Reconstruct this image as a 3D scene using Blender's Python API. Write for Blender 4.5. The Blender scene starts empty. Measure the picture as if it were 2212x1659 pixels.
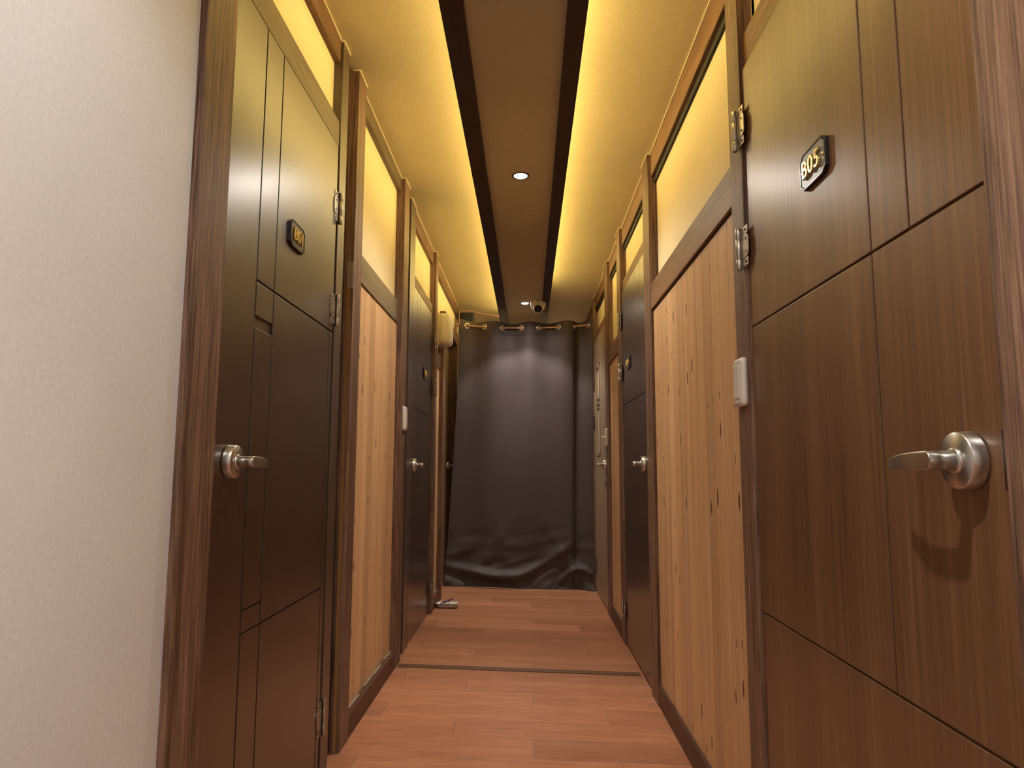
import bpy, bmesh, math, random
from mathutils import Vector, Matrix, noise
random.seed(7)
S = bpy.context.scene
C = S.collection
PI = math.pi

# ---------------------------------------------------------------- camera
F_PX, VPX, VPY = 1513.0, 1141.0, 1009.0
ydir = Vector((VPX - 1106.0, VPY - 829.5, F_PX)).normalized()
zdir = Vector((1146.0 - 1106.0, -11930.0 - 829.5, F_PX))
zdir = (zdir - ydir * zdir.dot(ydir)).normalized()
xdir = ydir.cross(zdir)
if xdir.x < 0: xdir = -xdir
right = Vector((xdir.x, ydir.x, zdir.x))
down = Vector((xdir.y, ydir.y, zdir.y))
fwd = Vector((xdir.z, ydir.z, zdir.z))
cd = bpy.data.cameras.new('camera')
cam = bpy.data.objects.new('camera', cd)
C.objects.link(cam)
m = Matrix((right, -down, -fwd)).transposed().to_4x4()
m.translation = Vector((0, 0, 1.0))
cam.matrix_world = m
cd.sensor_width = 36.0
cd.lens = 36.0 * F_PX / 2212.0
cd.clip_start = 0.02
S.camera = cam

# ---------------------------------------------------------------- world, exposure
w = bpy.data.worlds.new('world'); S.world = w; w.use_nodes = True
w.node_tree.nodes['Background'].inputs[0].default_value = (0.9, 0.8, 0.65, 1)
w.node_tree.nodes['Background'].inputs[1].default_value = 0.02
S.view_settings.view_transform = 'Standard'
S.view_settings.look = 'None'
S.view_settings.exposure = 0.5
S.view_settings.gamma = 1.0
S.view_settings.use_curve_mapping = False

LAMP_W = 30.0                      # wide spill of each downlight
SPILL_W = 8.0                     # faint halo outside it
BEAM_W = 28.0                      # its narrow main beam
STRIP_W = 6.0
LAMP_COL = (1.0, 0.92, 0.83)
STRIP_COL = (1.0, 0.86, 0.46)
DROP_Z = 2.32                      # underside of the dropped centre panel
LAMPS = [(-0.03, -1.9), (-0.03, 0.60), (-0.035, 3.06), (-0.027, 5.56), (-0.03, 8.06)]

def spot(name, x, y, z, energy, size, blend):
    l = bpy.data.lights.new(name, 'SPOT')
    l.energy = energy; l.color = LAMP_COL
    l.spot_size = math.radians(size); l.spot_blend = blend; l.shadow_soft_size = 0.022
    o = bpy.data.objects.new(name, l); C.objects.link(o)
    o.location = (x, y, z)
    return o
for i, (lx, ly) in enumerate(LAMPS):
    spot('downlight_lamp', lx, ly, DROP_Z - 0.012, LAMP_W * (1.45 if i < 2 else 1.0), 110 if i == 3 else 150, 0.35 if i == 3 else 0.8)
    spot('downlight_spill', lx, ly, DROP_Z - 0.012, SPILL_W, 164, 0.6)
    spot('downlight_beam', lx, ly, DROP_Z - 0.012, BEAM_W * (1.3 if i < 2 else 1.0), 72, 0.9)

def strip(name, x, y0, y1, z, sgn, energy):
    l = bpy.data.lights.new(name, 'AREA'); l.shape = 'RECTANGLE'
    l.size = 0.02; l.size_y = y1 - y0; l.energy = energy * (y1 - y0); l.color = STRIP_COL
    o = bpy.data.objects.new(name, l); C.objects.link(o)
    o.location = (x, (y0 + y1) / 2, z)
    # area lamps shine along -Z: turn to face up and outwards
    o.rotation_euler = (0, PI - sgn * math.radians(55), 0)
    return o
strip('cove_strip_lamp', -0.196, 1.2, 6.60, 2.375, -1, STRIP_W)
strip('cove_strip_lamp', 0.122, 1.2, 5.50, 2.375, 1, STRIP_W)

# neutral fill light, added unseen behind the camera
l = bpy.data.lights.new('neutral_fill_lamp', 'AREA'); l.shape = 'RECTANGLE'; l.size = 0.5; l.size_y = 0.9
l.energy = 2.5; l.color = (1.0, 0.95, 0.92)
o = bpy.data.objects.new('neutral_fill_lamp', l); C.objects.link(o); o.location = (0.0, -0.9, 2.28)

# ---------------------------------------------------------------- dimensions
XL, XR = 0.652, 0.558              # distance of the post faces from the middle line
Y_END = 8.6
def floor_z(x): return -0.026 * x
def ceil_z(x): return 2.492 - 0.050 * x
CZ = {-1: 2.520, 1: 2.458}

# ---------------------------------------------------------------- materials
def new_mat(name):
    m = bpy.data.materials.new(name); m.use_nodes = True
    nt = m.node_tree
    return m, nt, nt.nodes, nt.links, nt.nodes['Principled BSDF']

def plain(name, col, rough=0.5, metal=0.0, bump=0.0, bscale=200.0, spec=0.5, coat=0.0):
    m, nt, N, Lk, B = new_mat(name)
    B.inputs['Base Color'].default_value = (*col, 1)
    B.inputs['Roughness'].default_value = rough
    B.inputs['Metallic'].default_value = metal
    B.inputs['Specular IOR Level'].default_value = spec
    if coat: B.inputs['Coat Weight'].default_value = coat
    g = N.new('ShaderNodeNewGeometry')
    n = N.new('ShaderNodeTexNoise'); n.inputs['Scale'].default_value = 9; n.inputs['Detail'].default_value = 4
    Lk.new(g.outputs['Position'], n.inputs['Vector'])
    hs = N.new('ShaderNodeMapRange'); hs.inputs[3].default_value = rough * 0.9; hs.inputs[4].default_value = min(1, rough * 1.12)
    Lk.new(n.outputs['Fac'], hs.inputs[0]); Lk.new(hs.outputs[0], B.inputs['Roughness'])
    if bump:
        n2 = N.new('ShaderNodeTexNoise'); n2.inputs['Scale'].default_value = bscale; n2.inputs['Detail'].default_value = 3
        Lk.new(g.outputs['Position'], n2.inputs['Vector'])
        b = N.new('ShaderNodeBump'); b.inputs['Strength'].default_value = bump; b.inputs['Distance'].default_value = 0.002
        Lk.new(n2.outputs['Fac'], b.inputs['Height']); Lk.new(b.outputs['Normal'], B.inputs['Normal'])
    return m

def ramp(N, stops):
    r = N.new('ShaderNodeValToRGB')
    e = r.color_ramp.elements
    e[0].position, e[0].color = stops[0][0], (*stops[0][1], 1)
    e[1].position, e[1].color = stops[-1][0], (*stops[-1][1], 1)
    for p, c in stops[1:-1]:
        k = e.new(p); k.color = (*c, 1)
    return r

def wood(name, stops, axis='z', fine=55, coarse=7, stretch=0.045, rough=0.5, bump=0.25, contrast=1.0, island=0.0, spec=0.5):
    """Streaky timber, grain running along one world axis."""
    m, nt, N, Lk, B = new_mat(name)
    g = N.new('ShaderNodeNewGeometry')
    mp = N.new('ShaderNodeMapping')
    sc = {'x': (stretch, 1, 1), 'y': (1, stretch, 1), 'z': (1, 1, stretch)}[axis]
    mp.inputs['Scale'].default_value = sc
    Lk.new(g.outputs['Position'], mp.inputs['Vector'])
    src = mp.outputs['Vector']
    if island:
        av = N.new('ShaderNodeVectorMath'); av.operation = 'ADD'
        cm = N.new('ShaderNodeVectorMath'); cm.operation = 'SCALE'; cm.inputs[3].default_value = 7.3
        cx = N.new('ShaderNodeCombineXYZ')
        for k in range(3): Lk.new(g.outputs['Random Per Island'], cx.inputs[k])
        Lk.new(cx.outputs[0], cm.inputs[0]); Lk.new(src, av.inputs[0]); Lk.new(cm.outputs[0], av.inputs[1])
        src = av.outputs[0]
    n1 = N.new('ShaderNodeTexNoise'); n1.inputs['Scale'].default_value = coarse; n1.inputs['Detail'].default_value = 5
    n1.inputs['Distortion'].default_value = 0.4
    n2 = N.new('ShaderNodeTexNoise'); n2.inputs['Scale'].default_value = fine; n2.inputs['Detail'].default_value = 6
    n2.inputs['Roughness'].default_value = 0.65
    Lk.new(src, n1.inputs['Vector']); Lk.new(src, n2.inputs['Vector'])
    mx = N.new('ShaderNodeMix'); mx.data_type = 'FLOAT'; mx.inputs[0].default_value = 0.62
    Lk.new(n1.outputs['Fac'], mx.inputs[2]); Lk.new(n2.outputs['Fac'], mx.inputs[3])
    mr = N.new('ShaderNodeMapRange'); mr.inputs[1].default_value = 0.5 - 0.2 / contrast; mr.inputs[2].default_value = 0.5 + 0.2 / contrast
    Lk.new(mx.outputs[0], mr.inputs[0])
    r = ramp(N, stops); Lk.new(mr.outputs[0], r.inputs[0])
    col = r.outputs[0]
    if island:
        hv = N.new('ShaderNodeHueSaturation')
        vr = N.new('ShaderNodeMapRange'); vr.inputs[3].default_value = 1 - island; vr.inputs[4].default_value = 1 + island
        Lk.new(g.outputs['Random Per Island'], vr.inputs[0]); Lk.new(vr.outputs[0], hv.inputs['Value'])
        Lk.new(col, hv.inputs['Color']); col = hv.outputs[0]
    Lk.new(col, B.inputs['Base Color'])
    B.inputs['Roughness'].default_value = rough
    B.inputs['Specular IOR Level'].default_value = spec
    if bump:
        b = N.new('ShaderNodeBump'); b.inputs['Strength'].default_value = bump; b.inputs['Distance'].default_value = 0.0015
        Lk.new(n2.outputs['Fac'], b.inputs['Height']); Lk.new(b.outputs['Normal'], B.inputs['Normal'])
    return m, N, Lk, B, g, col

POST = [(0.0, (0.034, 0.017, 0.012)), (0.3, (0.105, 0.055, 0.036)), (0.6, (0.195, 0.110, 0.072)), (1.0, (0.330, 0.200, 0.135))]
M_POST = wood('walnut_post_wood', POST, 'z', 150, 12, 0.035, 0.5, 0.8, 1.35)[0]
RAIL = [(0.0, (0.060, 0.028, 0.015)), (0.4, (0.150, 0.072, 0.036)), (1.0, (0.300, 0.160, 0.085))]
M_RAIL = wood('walnut_rail_wood', RAIL, 'y', 150, 12, 0.04, 0.5, 0.5, 1.3)[0]
M_BASE = wood('baseboard_wood', [(0.0, (0.035, 0.014, 0.008)), (1.0, (0.13, 0.055, 0.030))], 'y', 50, 7, 0.05, 0.5, 0.25)[0]
M_JAMB = wood('jamb_laminate', [(0.0, (0.038, 0.022, 0.014)), (0.5, (0.072, 0.046, 0.029)), (1.0, (0.125, 0.086, 0.056))], 'z', 140, 10, 0.03, 0.42, 0.25, 1.2)[0]
M_JAMB_H = wood('grey_brown_rail_laminate', [(0.0, (0.080, 0.056, 0.036)), (0.5, (0.160, 0.115, 0.074)), (1.0, (0.250, 0.190, 0.125))], 'y', 120, 10, 0.04, 0.42, 0.3, 1.2)[0]
M_BEAM = wood('dark_beam_wood', [(0.0, (0.010, 0.004, 0.003)), (1.0, (0.045, 0.018, 0.011))], 'y', 40, 6, 0.05, 0.55, 0.2)[0]
M_DOOR_D = wood('dark_door_laminate', [(0.0, (0.026, 0.012, 0.006)), (1.0, (0.046, 0.021, 0.011))], 'z', 90, 9, 0.02, 0.36, 0.05, 0.8)[0]
M_DOOR_R = wood('lit_door_laminate', [(0.0, (0.085, 0.038, 0.017)), (0.5, (0.130, 0.062, 0.029)), (1.0, (0.190, 0.098, 0.048))], 'z', 90, 9, 0.02, 0.38, 0.06, 1.25)[0]  # door laminate again, lighter to carry B05's stronger lamplight in its colour
for _m in (M_DOOR_D, M_DOOR_R, M_JAMB):      # satin lacquer over the laminate
    _b = _m.node_tree.nodes['Principled BSDF']
    _b.inputs['Coat Weight'].default_value = {'dark_door_laminate': 0.9, 'jamb_laminate': 0.7}.get(_m.name, 0.35)
    _b.inputs['Coat Roughness'].default_value = 0.30
M_DOOR_G = plain('taupe_door_paint', (0.30, 0.225, 0.15), 0.42, bump=0.05, bscale=300)
M_RAW = wood('raw_timber', [(0.0, (0.22, 0.11, 0.035)), (1.0, (0.38, 0.22, 0.08))], 'z', 50, 6, 0.04, 0.7, 0.2)[0]
M_DARKGAP = plain('gap_shade_and_trim_black', (0.012, 0.010, 0.008), 0.7)  # black for painted gap shade, also the speaker grille and curtain seam

def wallpaper(name, col, scale=260, strength=0.35, rough=0.75, streak=True):
    m, nt, N, Lk, B = new_mat(name)
    B.inputs['Roughness'].default_value = rough
    g = N.new('ShaderNodeNewGeometry')
    n = N.new('ShaderNodeTexNoise'); n.inputs['Scale'].default_value = scale; n.inputs['Detail'].default_value = 4
    mp = N.new('ShaderNodeMapping'); mp.inputs['Scale'].default_value = (0.45, 1.0, 1.0) if streak else (1, 1, 1)
    Lk.new(g.outputs['Position'], mp.inputs[0]); Lk.new(mp.outputs[0], n.inputs['Vector'])
    n3 = N.new('ShaderNodeTexNoise'); n3.inputs['Scale'].default_value = 2.2; n3.inputs['Detail'].default_value = 3
    Lk.new(g.outputs['Position'], n3.inputs['Vector'])
    mx = N.new('ShaderNodeMix'); mx.data_type = 'FLOAT'; mx.inputs[0].default_value = 0.5
    Lk.new(n.outputs['Fac'], mx.inputs[2]); Lk.new(n3.outputs['Fac'], mx.inputs[3])
    r = ramp(N, [(0.3, tuple(c * 0.88 for c in col)), (0.7, tuple(min(1, c * 1.06) for c in col))])
    Lk.new(mx.outputs[0], r.inputs[0]); Lk.new(r.outputs[0], B.inputs['Base Color'])
    b = N.new('ShaderNodeBump'); b.inputs['Strength'].default_value = strength; b.inputs['Distance'].default_value = 0.0015
    Lk.new(n.outputs['Fac'], b.inputs['Height']); Lk.new(b.outputs['Normal'], B.inputs['Normal'])
    return m
M_CEIL = wallpaper('ceiling_wallpaper', (0.71, 0.62, 0.40), 170, 0.6, 0.6)
M_DROP = wallpaper('unlit_ceiling_wallpaper', (0.52, 0.45, 0.29), 170, 0.4, 0.7)  # same paper as the ceiling, its lack of light mixed into the colour
M_CREAM = wallpaper('cream_wall_panel', (0.82, 0.70, 0.46), 220, 0.3, 0.6, False)
M_WHITE = wallpaper('white_wall_paint', (0.70, 0.71, 0.73), 120, 0.08, 0.8, False)
M_CAULK = plain('cream_caulk', (0.85, 0.74, 0.52), 0.5)
M_GLUE = plain('grey_caulk', (0.30, 0.25, 0.19), 0.5, bump=0.4, bscale=60)

# knotty pine boards: one island per board
def pine_mat():
    m, N, Lk, B, g, col = wood('knotty_pine', [(0.0, (0.42, 0.235, 0.110)), (0.45, (0.58, 0.355, 0.180)), (1.0, (0.72, 0.49, 0.28))],
                               'z', 110, 11, 0.025, 0.5, 0.15, 1.15, 0.10)
    mp = N.new('ShaderNodeMapping'); mp.inputs['Scale'].default_value = (15.0, 4.6, 1.0)
    sxyz = N.new('ShaderNodeSeparateXYZ'); cxyz = N.new('ShaderNodeCombineXYZ')
    Lk.new(g.outputs['Position'], sxyz.inputs[0]); Lk.new(sxyz.outputs[1], cxyz.inputs[0]); Lk.new(sxyz.outputs[2], cxyz.inputs[1])
    Lk.new(cxyz.outputs[0], mp.inputs[0])
    v = N.new('ShaderNodeTexVoronoi'); v.voronoi_dimensions = '2D'; v.inputs['Scale'].default_value = 1.0; v.inputs['Randomness'].default_value = 1.0
    wn = N.new('ShaderNodeTexNoise'); wn.inputs['Scale'].default_value = 4.0; wn.inputs['Detail'].default_value = 2
    Lk.new(mp.outputs[0], wn.inputs['Vector'])
    ad = N.new('ShaderNodeMix'); ad.data_type = 'VECTOR'; ad.inputs[0].default_value = 0.05
    Lk.new(mp.outputs[0], ad.inputs[4]); Lk.new(wn.outputs['Color'], ad.inputs[5])
    Lk.new(ad.outputs[1], v.inputs['Vector'])
    sp = N.new('ShaderNodeSeparateColor'); Lk.new(v.outputs['Color'], sp.inputs[0])
    gate = N.new('ShaderNodeMath'); gate.operation = 'GREATER_THAN'; gate.inputs[1].default_value = 0.60
    Lk.new(sp.outputs[0], gate.inputs[0])
    rad = N.new('ShaderNodeMapRange'); rad.inputs[3].default_value = 0.03; rad.inputs[4].default_value = 0.13
    Lk.new(sp.outputs[1], rad.inputs[0])
    lt = N.new('ShaderNodeMath'); lt.operation = 'DIVIDE'
    Lk.new(v.outputs['Distance'], lt.inputs[0]); Lk.new(rad.outputs[0], lt.inputs[1])
    core = N.new('ShaderNodeMapRange'); core.inputs[1].default_value = 1.15; core.inputs[2].default_value = 0.75
    halo = N.new('ShaderNodeMapRange'); halo.inputs[1].default_value = 2.6; halo.inputs[2].default_value = 1.2
    for q in (core, halo): Lk.new(lt.outputs[0], q.inputs[0])
    mc = N.new('ShaderNodeMath'); mc.operation = 'MULTIPLY'; Lk.new(core.outputs[0], mc.inputs[0]); Lk.new(gate.outputs[0], mc.inputs[1])
    mh = N.new('ShaderNodeMath'); mh.operation = 'MULTIPLY'; Lk.new(halo.outputs[0], mh.inputs[0]); Lk.new(gate.outputs[0], mh.inputs[1])
    mh2 = N.new('ShaderNodeMath'); mh2.operation = 'MULTIPLY'; Lk.new(mh.outputs[0], mh2.inputs[0]); mh2.inputs[1].default_value = 0.45
    m1 = N.new('ShaderNodeMix'); m1.data_type = 'RGBA'; m1.inputs[7].default_value = (0.74, 0.50, 0.28, 1)
    Lk.new(mh2.outputs[0], m1.inputs[0]); Lk.new(col, m1.inputs[6])
    m2 = N.new('ShaderNodeMix'); m2.data_type = 'RGBA'; m2.inputs[7].default_value = (0.13, 0.05, 0.018, 1)
    Lk.new(mc.outputs[0], m2.inputs[0]); Lk.new(m1.outputs[2], m2.inputs[6])
    Lk.new(m2.outputs[2], B.inputs['Base Color'])
    return m
M_PINE = pine_mat()
M_FLOOR = wood('reddish_floor_planks', [(0.0, (0.28, 0.110, 0.056)), (0.45, (0.42, 0.182, 0.095)), (1.0, (0.56, 0.275, 0.155))],
               'x', 70, 8, 0.07, 0.36, 0.12, 1.0, 0.14)[0]
M_FLOOR_GAP = plain('floor_joint', (0.06, 0.025, 0.014), 0.7)
M_STEP = wood('threshold_wood', [(0.0, (0.10, 0.045, 0.02)), (1.0, (0.17, 0.08, 0.038))], 'x', 55, 7, 0.06, 0.45, 0.1)[0]

def metal(name, col, rough, axis=None):
    m, nt, N, Lk, B = new_mat(name)
    B.inputs['Base Color'].default_value = (*col, 1); B.inputs['Metallic'].default_value = 1.0
    g = N.new('ShaderNodeNewGeometry'); n = N.new('ShaderNodeTexNoise'); n.inputs['Scale'].default_value = 90
    Lk.new(g.outputs['Position'], n.inputs['Vector'])
    mr = N.new('ShaderNodeMapRange'); mr.inputs[3].default_value = rough * 0.95; mr.inputs[4].default_value = rough * 1.06
    Lk.new(n.outputs['Fac'], mr.inputs[0]); Lk.new(mr.outputs[0], B.inputs['Roughness'])
    return m
M_STEEL = metal('satin_nickel', (0.53, 0.52, 0.50), 0.31)
M_HINGE = metal('aged_nickel_hinge', (0.52, 0.49, 0.45), 0.34)
M_SCREW = metal('screw_steel', (0.16, 0.13, 0.11), 0.4)
M_GOLD = metal('polished_gold', (1.0, 0.80, 0.34), 0.22)
M_COPPER = metal('copper_rod', (0.62, 0.40, 0.27), 0.34)
M_BRASS = metal('pale_brass', (0.70, 0.60, 0.38), 0.3)
M_CHROME = metal('grommet_nickel', (0.80, 0.80, 0.80), 0.25)
M_PLATE = plain('grey_sign_face', (0.15, 0.15, 0.13), 0.28)
M_PLATE_EDGE = plain('black_gloss_plastic', (0.012, 0.011, 0.011), 0.18)
M_WPLAST = plain('white_plastic', (0.72, 0.69, 0.65), 0.28)
M_WCOVER = plain('cream_white_cover', (0.78, 0.74, 0.62), 0.35, bump=0.2, bscale=25)
M_BLACK = plain('matt_black_plastic', (0.015, 0.016, 0.016), 0.5)
M_GREYTXT = plain('grey_print', (0.22, 0.22, 0.22), 0.5)
M_LENS = plain('black_lens', (0.004, 0.004, 0.005), 0.06)
M_WIRE = plain('pink_wire_sheath', (0.62, 0.30, 0.20), 0.4)
M_CERAMIC = plain('white_ceramic', (0.66, 0.60, 0.52), 0.3)
M_SCRAP = plain('white_paper', (0.80, 0.77, 0.72), 0.7)
M_PURPLE = plain('dark_purple_plastic', (0.05, 0.02, 0.075), 0.3)
M_TRIMDARK = plain('dark_lamp_trim', (0.06, 0.045, 0.035), 0.35)
M_GLASS = plain('frosted_glass', (0.62, 0.55, 0.44), 0.12, spec=0.7)

def emit(name, col, s):
    m, nt, N, Lk, B = new_mat(name)
    B.inputs['Base Color'].default_value = (0.9, 0.9, 0.9, 1)
    B.inputs['Emission Color'].default_value = (*col, 1); B.inputs['Emission Strength'].default_value = s
    return m
M_LAMP = emit('lit_lamp_lens', (1.0, 0.95, 0.88), 12.0)
M_TAPE = emit('cove_led_tape', STRIP_COL, 1.5)

def curtain_mat():
    m, nt, N, Lk, B = new_mat('charcoal_curtain_cloth')
    g = N.new('ShaderNodeNewGeometry')
    wv = N.new('ShaderNodeTexNoise'); wv.inputs['Scale'].default_value = 500; wv.inputs['Detail'].default_value = 2
    Lk.new(g.outputs['Position'], wv.inputs['Vector'])
    r = ramp(N, [(0.35, (0.062, 0.048, 0.049)), (0.65, (0.082, 0.064, 0.065))])
    Lk.new(wv.outputs['Fac'], r.inputs[0]); Lk.new(r.outputs[0], B.inputs['Base Color'])
    B.inputs['Roughness'].default_value = 0.6
    B.inputs['Specular IOR Level'].default_value = 0.35
    B.inputs['Sheen Weight'].default_value = 0.06; B.inputs['Sheen Roughness'].default_value = 0.4
    b = N.new('ShaderNodeBump'); b.inputs['Strength'].default_value = 0.15; b.inputs['Distance'].default_value = 0.0008
    Lk.new(wv.outputs['Fac'], b.inputs['Height']); Lk.new(b.outputs['Normal'], B.inputs['Normal'])
    return m
M_CURTAIN = curtain_mat()

# ---------------------------------------------------------------- mesh helpers
def nb(): return bmesh.new()

def box(bm, x0, x1, y0, y1, z0, z1, mi=0):
    x0, x1 = sorted((x0, x1)); y0, y1 = sorted((y0, y1)); z0, z1 = sorted((z0, z1))
    v = [bm.verts.new(p) for p in ((x0,y0,z0),(x1,y0,z0),(x1,y1,z0),(x0,y1,z0),(x0,y0,z1),(x1,y0,z1),(x1,y1,z1),(x0,y1,z1))]
    for q in ((0,3,2,1),(4,5,6,7),(0,1,5,4),(1,2,6,5),(2,3,7,6),(3,0,4,7)):
        f = bm.faces.new([v[k] for k in q]); f.material_index = mi
    return v

def sbox(bm, side, d0, d1, y0, y1, z0, z1, mi=0):
    """Box on one wall; d is the depth behind the post faces (negative = into the corridor)."""
    X = XL if side < 0 else XR
    return box(bm, side * (X + d0), side * (X + d1), y0, y1, z0, z1, mi)

def sx(side, d): return side * ((XL if side < 0 else XR) + d)

def ring_loft(bm, rings, closed=True, cap=True, smooth=True):
    vs = [[bm.verts.new(p) for p in r] for r in rings]
    for a, b in zip(vs, vs[1:]):
        n = len(a)
        for k in range(n if closed else n - 1):
            f = bm.faces.new((a[k], a[(k+1) % n], b[(k+1) % n], b[k])); f.smooth = smooth
    if cap:
        bm.faces.new(list(reversed(vs[0]))); bm.faces.new(vs[-1])
    return vs

def lathe(bm, prof, origin, axis, seg=32, cap=True):
    """prof: (distance along axis, radius)."""
    a = Vector(axis).normalized()
    t = Vector((0, 0, 1)) if abs(a.z) < 0.9 else Vector((1, 0, 0))
    u = a.cross(t).normalized(); v = a.cross(u)
    rings = [[Vector(origin) + a * d + (u * math.cos(2*PI*k/seg) + v * math.sin(2*PI*k/seg)) * max(r, 1e-4) for k in range(seg)] for d, r in prof]
    ring_loft(bm, rings, cap=cap)

def tube(bm, pts, r, seg=10):
    pts = [Vector(p) for p in pts]; rings = []
    up = Vector((0, 0, 1))
    for i, p in enumerate(pts):
        t = (pts[min(i+1, len(pts)-1)] - pts[max(i-1, 0)]).normalized()
        u = t.cross(up)
        if u.length < 1e-3: u = t.cross(Vector((0, 1, 0)))
        u.normalize(); v = t.cross(u)
        rr = r[i] if isinstance(r, (list, tuple)) else r
        rings.append([p + (u * math.cos(2*PI*k/seg) + v * math.sin(2*PI*k/seg)) * rr for k in range(seg)])
    ring_loft(bm, rings)

def torus(bm, c, normal, R, r, seg=28, sec=8):
    a = Vector(normal).normalized()
    t = Vector((0, 0, 1)) if abs(a.z) < 0.9 else Vector((1, 0, 0))
    u = a.cross(t).normalized(); v = a.cross(u)
    vs = []
    for i in range(seg):
        th = 2*PI*i/seg; d = u * math.cos(th) + v * math.sin(th)
        vs.append([bm.verts.new(Vector(c) + d * (R + r*math.cos(2*PI*k/sec)) + a * r * math.sin(2*PI*k/sec)) for k in range(sec)])
    for i in range(seg):
        for k in range(sec):
            f = bm.faces.new((vs[i][k], vs[(i+1)%seg][k], vs[(i+1)%seg][(k+1)%sec], vs[i][(k+1)%sec])); f.smooth = True

def obj(name, bm, mat, parent=None, bevel=0.0, loc=None, seg=2):
    """Link a mesh object; geometry in bm is in world coordinates, origin goes to loc (or the parent's place)."""
    bmesh.ops.recalc_face_normals(bm, faces=bm.faces)
    me = bpy.data.meshes.new(name)
    org = Vector(loc) if loc is not None else None
    if org is None and parent is None:
        xs = [v.co for v in bm.verts]
        org = Vector(((min(p.x for p in xs)+max(p.x for p in xs))/2, (min(p.y for p in xs)+max(p.y for p in xs))/2, min(p.z for p in xs)))
    if org is None:
        org = Vector(parent['_o'])
    for v in bm.verts: v.co -= org
    bm.to_mesh(me); bm.free()
    for mm in (mat if isinstance(mat, (list, tuple)) else [mat]): me.materials.append(mm)
    o = bpy.data.objects.new(name, me); C.objects.link(o)
    if parent is not None:
        o.parent = parent; o.location = org - Vector(parent['_o'])
    else:
        o.location = org
    o['_o'] = list(org)
    if bevel:
        b = o.modifiers.new('bevel', 'BEVEL'); b.width = bevel; b.segments = seg; b.limit_method = 'ANGLE'; b.angle_limit = math.radians(40)
    return o

def tag(o, label=None, cat=None, group=None, kind=None):
    if label: o['label'] = label
    if cat: o['category'] = cat
    if group: o['group'] = group
    if kind: o['kind'] = kind
    return o

def thing(name, loc, label=None, cat=None, group=None, kind=None):
    o = bpy.data.objects.new(name, None); C.objects.link(o)
    o.empty_display_size = 0.05
    o.location = loc; o['_o'] = list(loc)
    return tag(o, label, cat, group, kind)

# ---------------------------------------------------------------- setting
TH = 0.02
def slab(name, pts_fn, mat, y0, y1, xa, xb, zf, up):
    bm = nb(); 
    v = []
    for x, y in ((xa, y0), (xb, y0), (xb, y1), (xa, y1)):
        v.append(bm.verts.new((x, y, zf(x))))
    t = [bm.verts.new((q.co.x, q.co.y, q.co.z + up)) for q in v]
    bm.faces.new(v); bm.faces.new(t)
    for k in range(4): bm.faces.new((v[k], v[(k+1)%4], t[(k+1)%4], t[k]))
    return obj(name, bm, mat)

# floor: every plank is an island of one mesh, laid crosswise, thin joints between
def build_floor():
    bm = nb()
    xa, xb = -0.95, 0.85
    rows_w, L, gap = 0.1755, 0.91, 0.0005
    y_ref = 2.554
    k0 = int((-2.6 - y_ref) / rows_w)
    k = k0
    while y_ref + k * rows_w < Y_END:
        y0 = y_ref + k * rows_w; y1 = y0 + rows_w
        m_ = -k                       # rows step sideways by a third of a plank
        j0 = 0.02 + 0.303 * m_
        j0 = (j0 - xa) % L + xa
        cuts = [xa] + [q for q in (j0, j0 + L) if xa + 0.01 < q < xb - 0.01] + [xb]
        for a, b in zip(cuts, cuts[1:]):
            g = gap
            xs = (a + g, b - g); ys = (y0 + g*0.6, y1 - g*0.6)
            top = [bm.verts.new((x, y, floor_z(x))) for x, y in ((xs[0], ys[0]), (xs[1], ys[0]), (xs[1], ys[1]), (xs[0], ys[1]))]
            bot = [bm.verts.new((q.co.x, q.co.y, q.co.z - 0.006)) for q in top]
            bm.faces.new(top)
            for q in range(4): bm.faces.new((top[q], top[(q+1)%4], bot[(q+1)%4], bot[q]))
        k += 1
    # bed below the planks, same object
    v = [bm.verts.new((x, y, floor_z(x) - 0.004)) for x, y in ((xa, -2.6), (xb, -2.6), (xb, Y_END), (xa, Y_END))]
    t = [bm.verts.new((q.co.x, q.co.y, q.co.z - 0.05)) for q in v]
    fs = [bm.faces.new(v), bm.faces.new(t)] + [bm.faces.new((v[q], v[(q+1)%4], t[(q+1)%4], t[q])) for q in range(4)]
    for f in fs: f.material_index = 1
    return obj('floor', bm, [M_FLOOR, M_FLOOR_GAP])
tag(build_floor(), 'reddish brown wood plank floor laid crosswise along the corridor', 'floor', kind='structure')
tag(slab('ceiling', None, M_CEIL, -2.6, Y_END, -0.95, 0.85, ceil_z, 0.05), 'yellow-lit textured wallpaper ceiling on both sides of the dropped panel', 'ceiling', kind='structure')

# narrow floor threshold crossing the corridor
bm = nb()
v = [bm.verts.new(p) for p in ((-0.645, 3.585, floor_z(-0.645)-0.004), (0.553, 3.585, floor_z(0.553)-0.004), (0.553, 3.630, floor_z(0.553)-0.004), (-0.645, 3.630, floor_z(-0.645)-0.004))]
t = [bm.verts.new((q.co.x, q.co.y, q.co.z + 0.0105)) for q in v]
bm.faces.new(v); bm.faces.new(t)
for k in range(4): bm.faces.new((v[k], v[(k+1)%4], t[(k+1)%4], t[k]))
tag(obj('trim_1', bm, M_STEP, bevel=0.003), 'thin darker wooden threshold strip across the floor in mid corridor', 'threshold', kind='structure')

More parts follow.
